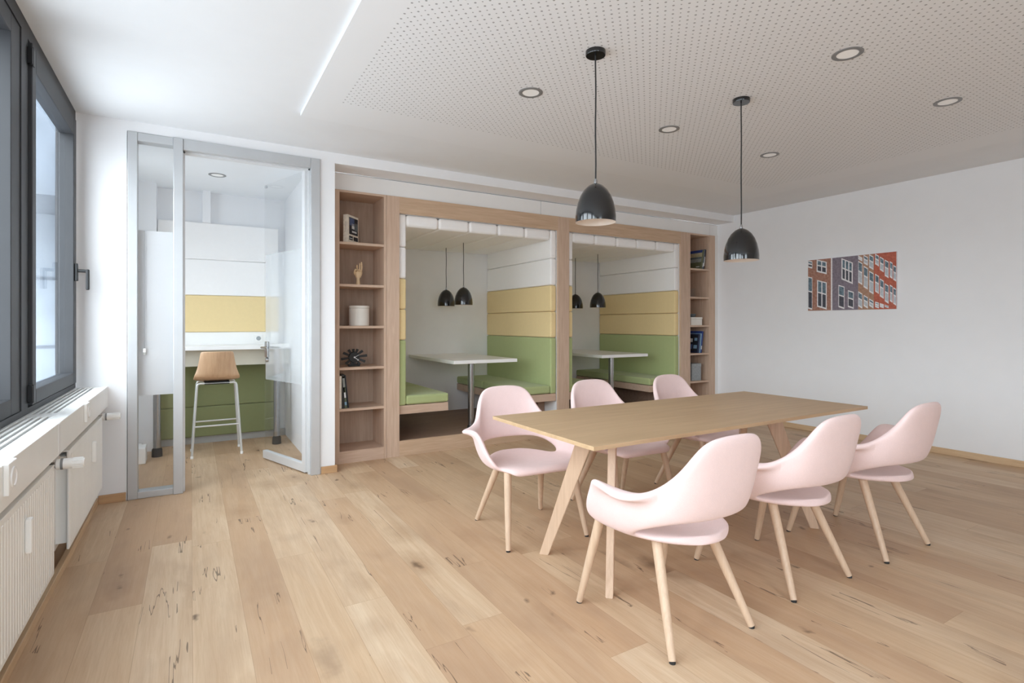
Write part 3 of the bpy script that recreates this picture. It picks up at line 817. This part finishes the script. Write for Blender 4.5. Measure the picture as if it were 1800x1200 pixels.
# ------------------------------------------------------------------ picture on the right wall
pic = MB(); Y1, Y2, Z1, Z2 = 3.815, 2.858, 1.459, 2.069
pic.mat('pic_white').box(XR-.022, XR-.001, Y2, Y1, Z1, Z2)
layer = [0]
def pq(pts, m):
    layer[0] += 1
    x = XR-.0222-.00002*layer[0]
    pic.mat(m).poly([(x, Y1+(Y2-Y1)*u, Z2+(Z1-Z2)*v) for u, v in pts])
def rect(u0, u1, v0, v1, sl, m): pq([(u0, v0), (u1, v0+sl*(u1-u0)), (u1, v1+sl*(u1-u0)), (u0, v1)], m)
pq([(0, 0), (.30, 0), (.30, 1), (0, 1)], 'pic_brown'); pq([(.30, 0), (.62, 0), (.62, 1), (.30, 1)], 'pic_purple')
pq([(.60, 0), (.78, 0), (.78, 1), (.60, 1)], 'pic_tan'); pq([(.56, .0), (.60, 0), (.62, .25), (.60, .3)], 'pic_purple')
pq([(.77, 0), (1, 0), (1, 1), (.77, 1)], 'pic_red'); pq([(.285, 0), (.302, 0), (.302, 1), (.285, 1)], 'pic_white')
def win(u0, u1, v0, v1, sl, bars=1, lo='pic_dark'):
    v0 = max(v0, 0)
    v1 = min(v1, .985-max(0, sl*(u1-u0)))
    rect(u0, u1, v0, v1, sl, 'pic_white')
    du = (u1-u0); n = bars
    for k in range(n):
        a = u0+du*(.10+k*.9/n); b = u0+du*(.9/n*(k+1)); s0 = sl*(a-u0)
        vm = v0+(v1-v0)*.45
        rect(a, b, v0+s0+.02, vm+s0-.012, sl, 'pic_glass'); rect(a, b, vm+s0+.012, v1+s0-.03, sl, lo)
win(.0, .055, .0, .14, .5); win(.11, .235, .0, .24, .5, 2)
win(.0, .055, .32, .97, .5); win(.115, .235, .40, .965, .5, 2)
win(.41, .54, .02, .42, .8, 3); win(.375, .445, .52, .96, .6); win(.485, .55, .63, .96, .6)
for k in range(3):
    u = .600+k*.060
    win(u, u+.046, .10+k*.10, .50+k*.09, 1.1, 1, 'pic_pale'); win(u, u+.046, .66+k*.07, .975, 1.1, 1, 'pic_pale'); win(u, u+.046, -.1+k*.04, .07+k*.085, 1.1, 1, 'pic_pale')
for k in range(3):
    u = .783+k*.050
    win(u, u+.040, .36+k*.09, .68+k*.09, 1.2, 1, 'pic_pale'); win(u, u+.040, .0+k*.06, .19+k*.11, 1.2, 1, 'pic_pale'); win(u, u+.040, .86+k*.03, .975, .6, 1, 'pic_pale')
for k in range(2):
    u = .935+k*.035
    win(u, u+.028, .16+k*.07, .44+k*.05, 1.2, 1, 'pic_pale'); win(u, u+.028, .57+k*.05, .86+k*.05, 1.2, 1, 'pic_pale')
po = pic.build('wall_picture'); tag(po, 'unframed photo print of brick town houses with white windows on the white wall', 'picture')

# ------------------------------------------------------------------ things on the shelves
def book(x, y, z, th, dp, ht, lean, rot, cov, label, group, deco=None, pages='paper'):
    """x,y = middle of the spine foot; thickness along x, depth away from the room, lean about y, rot about z"""
    t = thing('book', (x, y, z), label, 'book', group)
    t['_o'] = [0, 0, 0]
    t.rotation_euler = (0, lean, rot)
    c = MB().mat(cov)
    c.box(-th/2, -th/2+.003, 0, dp, 0, ht); c.box(th/2-.003, th/2, 0, dp, 0, ht); c.box(-th/2, th/2, -.002, .003, 0, ht, .001, 1)
    if deco:
        for (m, x0, x1, y0, y1, z0, z1) in deco: c.mat(m).box(x0, x1, y0, y1, z0, z1)
    c.build('cover', t)
    MB().mat(pages).box(-th/2+.003, th/2-.003, .003, dp-.005, .004, ht-.004).build('pages', t)
    return t
S1, S2, S3, S4, S5 = SH
th = .05
cov = th/2
book(1.2545, 5.18, S1, th, .20, .265, 0, -PI/4+.05, 'book_cream', 'white book turned to show its dark photo cover on the top shelf beside the pier', None,
     [('print_night', cov, cov+.0004, .02, .19, .085, .245), ('print_blue', cov+.0003, cov+.0006, .03, .12, .17, .24), ('print_white', cov+.0003, cov+.0006, .07, .12, .14, .19), ('book_slate', cov+.0003, cov+.0006, .125, .185, .13, .20),
      ('print_white', cov+.0004, cov+.0007, .075, .165, .105, .122), ('print_night', cov, cov+.0004, .02, .09, .03, .068), ('print_night', cov, cov+.0004, .105, .19, .03, .068),
      ('print_white', cov+.0003, cov+.0006, .03, .08, .042, .050), ('book_grey', -.004, -.002, -.0025, -.002, .1, .2)])
g5 = 'upright books on the lower shelf'
book(1.199, 5.15, S5, .020, .22, .305, 0, 0, 'book_cream', 'slim cream book standing against the bookcase side on the lower shelf', g5)
book(1.226, 5.16, S5, .028, .24, .318, .0, 0, 'book_black', 'tall black book next to the slim cream book', g5)
book(1.254, 5.16, S5, .022, .23, .30, -.09, 0, 'book_green', 'leaning book with green and grey photo spine on the lower shelf', g5,
     [('book_grey', -.010, .010, -.0028, -.002, .20, .285), ('print_white', -.008, .008, -.0029, -.002, .10, .15), ('book_sky', -.010, .010, -.0028, -.002, .03, .06)])
book(1.277, 5.165, S5, .010, .22, .31, -.10, 0, 'print_night', 'thin dark book leaning last in the lower shelf row', g5)
# clock with black petals
ck = thing('desk_clock', (1.343, 5.22, S4), 'black desk clock with radiating paddle petals and silver hands on the shelf', 'clock')
cxx, cyy, cz = 1.343, 5.22, S4+.088
for k in range(12):
    a = 2*PI*k/12+.12
    ca, sa = math.cos(a), math.sin(a)
    R_ = 1/math.sqrt((ca/.125)**2+(sa/.080)**2)
    p0 = Vector((cxx+.02*ca, cyy+.006, cz+.02*sa)); p1 = Vector((cxx+R_*ca, cyy-.006, cz+R_*sa))
    n = Vector((-sa, 0, ca))
    m = MB().mat('black_matt'); tbm = bmesh.new()
    vs = []
    for y in (-.004, .006):
        vs.append([tbm.verts.new(q+Vector((0, y, 0))) for q in (p0-n*.008, p1-n*.0125-Vector((ca, 0, sa))*.003, p1-n*.009, p1+n*.009, p1+n*.0125-Vector((ca, 0, sa))*.003, p0+n*.008)])
    tbm.faces.new(vs[0]); tbm.faces.new(vs[1])
    for j in range(6): tbm.faces.new((vs[0][j], vs[0][(j+1) % 6], vs[1][(j+1) % 6], vs[1][j]))
    m.add(tbm).build('petal', ck)
MB().mat('black_matt').lathe([(.001, -.014), (.048, -.012), (.052, -.004), (.052, .02), (.001, .02)], (cxx, cyy, cz), 36, 'Y').build('dial', ck)
m = MB().mat('black_matt'); m.box(cxx-.055, cxx+.055, cyy-.012, cyy+.05, S4, S4+.022, .008, 3); m.box(cxx-.02, cxx+.02, cyy, cyy+.03, S4+.01, cz-.02); m.build('base', ck)
def hand(ang, L_, w0, w1, y):
    d = Vector((math.sin(ang), 0, math.cos(ang))); n = Vector((d.z, 0, -d.x)); c = Vector((cxx, y, cz))
    tbm = bmesh.new(); A = []
    for yy in (0, -.0015):
        A.append([tbm.verts.new(q+Vector((0, yy, 0))) for q in (c-d*.008-n*w0, c+d*L_*.75-n*w0, c+d*L_*.75-n*w1, c+d*L_, c+d*L_*.75+n*w1, c+d*L_*.75+n*w0, c-d*.008+n*w0)])
    tbm.faces.new(A[0]); tbm.faces.new(A[1])
    for j in range(7): tbm.faces.new((A[0][j], A[0][(j+1) % 7], A[1][(j+1) % 7], A[1][j]))
    return tbm
MB().mat('print_white').add(hand(math.radians(128), .052, .0028, .010, cyy-.016)).build('clock_hand', ck)
MB().mat('print_white').add(hand(math.radians(62), .055, .0018, .0022, cyy-.018)).build('clock_hand', ck)
MB().mat('print_white').lathe([(.001, -.021), (.008, -.021), (.008, -.014), (.001, -.014)], (cxx, cyy, cz), 16, 'Y').build('hub', ck)
# wooden hand
hx_, hy_ = 1.392, 5.26
wh = thing('wooden_hand', (hx_, hy_, S2), 'small jointed wooden hand model standing on the shelf', 'ornament')
def V(a, b, c): return Vector((hx_+a, hy_+b, S2+c))
MB().mat('hand_wood').lathe([(.0215, 0), (.0205, .012), (.016, .05), (.0175, .066), (.010, .07)], (hx_, hy_, S2), 24).build('base', wh)
pm = bmesh.new(); rings = []
for z, ax, ay, ox in ((.064, .014, .012, 0), (.078, .025, .017, .001), (.10, .034, .019, .003), (.122, .036, .018, .005), (.136, .033, .015, .006), (.142, .026, .010, .006)):
    rings.append([pm.verts.new(V(ox+ax*math.cos(2*PI*k/20), ay*math.sin(2*PI*k/20), z)) for k in range(20)])
for a, b in zip(rings, rings[1:]):
    for k in range(20): pm.faces.new((a[k], a[(k+1) % 20], b[(k+1) % 20], b[k])).smooth = True
pm.faces.new(rings[0]); pm.faces.new(rings[-1])
MB().mat('hand_wood').add(pm).build('palm', wh)
def finger(name, pts, r):
    m = MB().mat('hand_wood')
    for i, (a, b) in enumerate(zip(pts, pts[1:])):
        a, b = V(*a), V(*b); rr = r*(1-.09*i)
        d = b-a
        m.tube([a+d*.02, a+d*.12, a+d*.5, a+d*.88, a+d*.98], [rr*.6, rr*.95, rr, rr*.9, rr*.55], 12)
        u = bmesh.new(); bmesh.ops.create_uvsphere(u, u_segments=10, v_segments=8, radius=rr*.82)
        for f in u.faces: f.smooth = True
        m.add(u, Matrix.Translation(b))
    m.build(name, wh)
finger('finger', [(.030, 0, .132), (.034, -.002, .165), (.033, -.006, .192), (.030, -.010, .222)], .0082)
finger('finger', [(.012, 0, .138), (.014, -.006, .168), (.013, -.014, .190), (.011, -.022, .208)], .0085)
finger('finger', [(-.006, 0, .138), (-.012, -.008, .164), (-.016, -.018, .180), (-.018, -.028, .190)], .0082)
finger('finger', [(-.020, -.002, .132), (-.022, -.022, .148), (-.006, -.036, .146), (.014, -.036, .140)], .0078)
finger('thumb', [(-.026, -.006, .098), (-.040, -.016, .116), (-.040, -.024, .138), (-.034, -.032, .152)], .0088)
# white pot with lid
pt = thing('lidded_pot', (1.412, 5.30, S3), 'off-white round lidded pot on the middle shelf', 'pot')
MB().mat('ceramic_white').lathe([(.088, 0), (.094, .004), (.0955, .02), (.0955, .168), (.093, .170)], (1.412, 5.30, S3), 48).build('pot_body', pt)
MB().mat('ceramic_white').lathe([(.093, .171), (.097, .173), (.0975, .190), (.094, .194), (.06, .195)], (1.412, 5.30, S3), 48).build('lid', pt)
# right bookcase contents
gA = 'leaning books on the top shelf at the picture wall'
L_ = .17
stripes = [('book_blue', -.0165, -.0155, .0, .26, .235, .275), ('book_beige', -.0165, -.0155, .0, .26, .175, .235), ('book_slate', -.0165, -.0155, 0, .26, .15, .175), ('book_grey', -.0165, -.0155, 0, .26, .10, .15),
           ('book_olive', -.0165, -.0155, 0, .26, .02, .075), ('print_white', -.0169, -.0155, .02, .08, .03, .04)]
book(6.147, 5.165, S1, .031, .26, .275, L_, 0, 'book_olive', 'striped landscape cover book leaning on the top shelf at the picture wall', gA, stripes)
book(6.176, 5.165, S1, .022, .26, .28, L_, 0, 'book_slate', 'grey book leaning behind the striped landscape cover', gA, [('print_white', -.008, .008, -.0028, -.002, .03, .09)])
book(6.200, 5.170, S1, .020, .26, .285, L_, 0, 'book_navy', 'navy book leaning outermost on the top shelf at the picture wall', gA, [('print_white', -.007, .007, -.0028, -.002, .05, .18)])
gB = 'blue books on the fourth shelf at the picture wall'
sq = [('print_night', -.0135, -.0125, .01, .20, .02, .25), ('book_sky', -.0139, -.0130, .02, .07, .17, .21), ('print_white', -.0139, -.0130, .10, .15, .15, .20), ('book_sky', -.0139, -.0130, .02, .08, .06, .11), ('print_blue', -.0139, -.013, .1, .18, .05, .12)]
book(6.095, 5.17, S4, .025, .21, .265, .10, 0, 'book_navy', 'book with dark photo cover of lit windows on the fourth shelf', gB, sq)
book(6.125, 5.17, S4, .022, .24, .275, .12, 0, 'book_sky', 'pale blue spined book between the photo cover book and the royal blue book', gB)
book(6.155, 5.175, S4, .024, .26, .305, .13, 0, 'book_blue', 'royal blue book leaning outermost on the fourth shelf', gB, [('print_white', -.008, .008, -.0028, -.002, .05, .1)])
gl = thing('glass_cube', (6.08, 5.33, S2), 'clear smoky glass cube on the second shelf at the picture wall', 'ornament')
MB().mat('jar_glass').box(6.01, 6.15, 5.26, 5.40, S2+.012, S2+.13, .004).build('cube', gl)
MB().mat('box_grey').box(6.00, 6.16, 5.25, 5.41, S2, S2+.011).build('base', gl)
bx = thing('storage_box', (6.06, 5.28, S3), 'low white storage box with lid on the third shelf', 'box')
MB().mat('ceramic_white').box(5.95, 6.175, 5.17, 5.39, S3, S3+.085, .003).build('body', bx)
MB().mat('ceramic_white').box(5.946, 6.179, 5.166, 5.394, S3+.086, S3+.112, .003).build('lid', bx)
tr = thing('trinket_tray', (6.06, 5.28, S3+.1125), 'small dark slate tray lying on the white storage box', 'tray')
MB().mat('book_slate').lathe([(.045, 0), (.06, .02), (.064, .045), (.058, .045), (.05, .012), (.001, .008)], (6.08, 5.28, S3+.1125), 32).build('bowl', tr)
MB().mat('book_navy').lathe([(.040, 0), (.045, .003), (.045, .0)], (6.08, 5.28, S3+.1122), 32).build('foot', tr)
bx = thing('file_box', (6.06, 5.28, S5), 'grey cardboard file box standing on the fifth shelf', 'box')
MB().mat('box_grey').box(5.98, 6.165, 5.18, 5.42, S5, S5+.235, .003).build('body', bx)
MB().mat('box_grey').box(5.977, 6.168, 5.177, 5.423, S5+.19, S5+.238, .003).build('lid', bx)

# ------------------------------------------------------------------ camera, light, view
cam = bpy.data.cameras.new('camera'); co = bpy.data.objects.new('camera', cam); COL.objects.link(co)
cam.sensor_width = 36; cam.lens = 951/1800*36; cam.shift_y = -31/1800; cam.clip_start = .02
co.location = (0, 0, 1.3); co.rotation_euler = (PI/2, 0, -math.radians(30.7)); scn.camera = co

wd = bpy.data.worlds.new('overcast_sky'); scn.world = wd; wd.use_nodes = True
nt = wd.node_tree; bg = nt.nodes['Background']
tc = nt.nodes.new('ShaderNodeTexCoord'); sp = nt.nodes.new('ShaderNodeSeparateXYZ'); rp = nt.nodes.new('ShaderNodeValToRGB')
nt.links.new(tc.outputs['Generated'], sp.inputs[0]); nt.links.new(sp.outputs[2], rp.inputs[0])
e = rp.color_ramp.elements; e[0].position = 0.0; e[0].color = (.46, .48, .50, 1); e[1].position = .06; e[1].color = (.92, .965, 1.0, 1)
nt.links.new(rp.outputs[0], bg.inputs[0]); bg.inputs[1].default_value = 5.0

def area(name, loc, rot, sx, sy, power, col=(1, 1, 1)):
    l = bpy.data.lights.new(name, 'AREA'); l.shape = 'RECTANGLE'; l.size = sx; l.size_y = sy; l.energy = power; l.color = col
    o = bpy.data.objects.new(name, l); COL.objects.link(o); o.location = loc; o.rotation_euler = rot
    return o
for i in range(5):
    yc = (ED[i]+ED[i+1])/2
    p = area('daylight_portal', (-.90, yc, 1.8), (0, -PI/2, 0), 1.8, 1.25, 1); p.data.cycles.is_portal = True
p = area('daylight_portal', (.8, YF-.16, 1.65), (PI/2, 0, 0), 1.2, 2.2, 1); p.data.cycles.is_portal = True
p = area('daylight_portal', (-.90, 5.62, 1.65), (0, -PI/2, 0), 1.3, .82, 1); p.data.cycles.is_portal = True

scn.view_settings.view_transform = 'Standard'; scn.view_settings.look = 'None'
scn.view_settings.gamma = 1; scn.view_settings.use_curve_mapping = False
scn.view_settings.exposure = 1.07
scn.cycles.max_bounces = 16; scn.cycles.diffuse_bounces = 12; scn.cycles.transparent_max_bounces = 24
for o in bpy.data.objects:
    if '_o' in o: del o['_o']
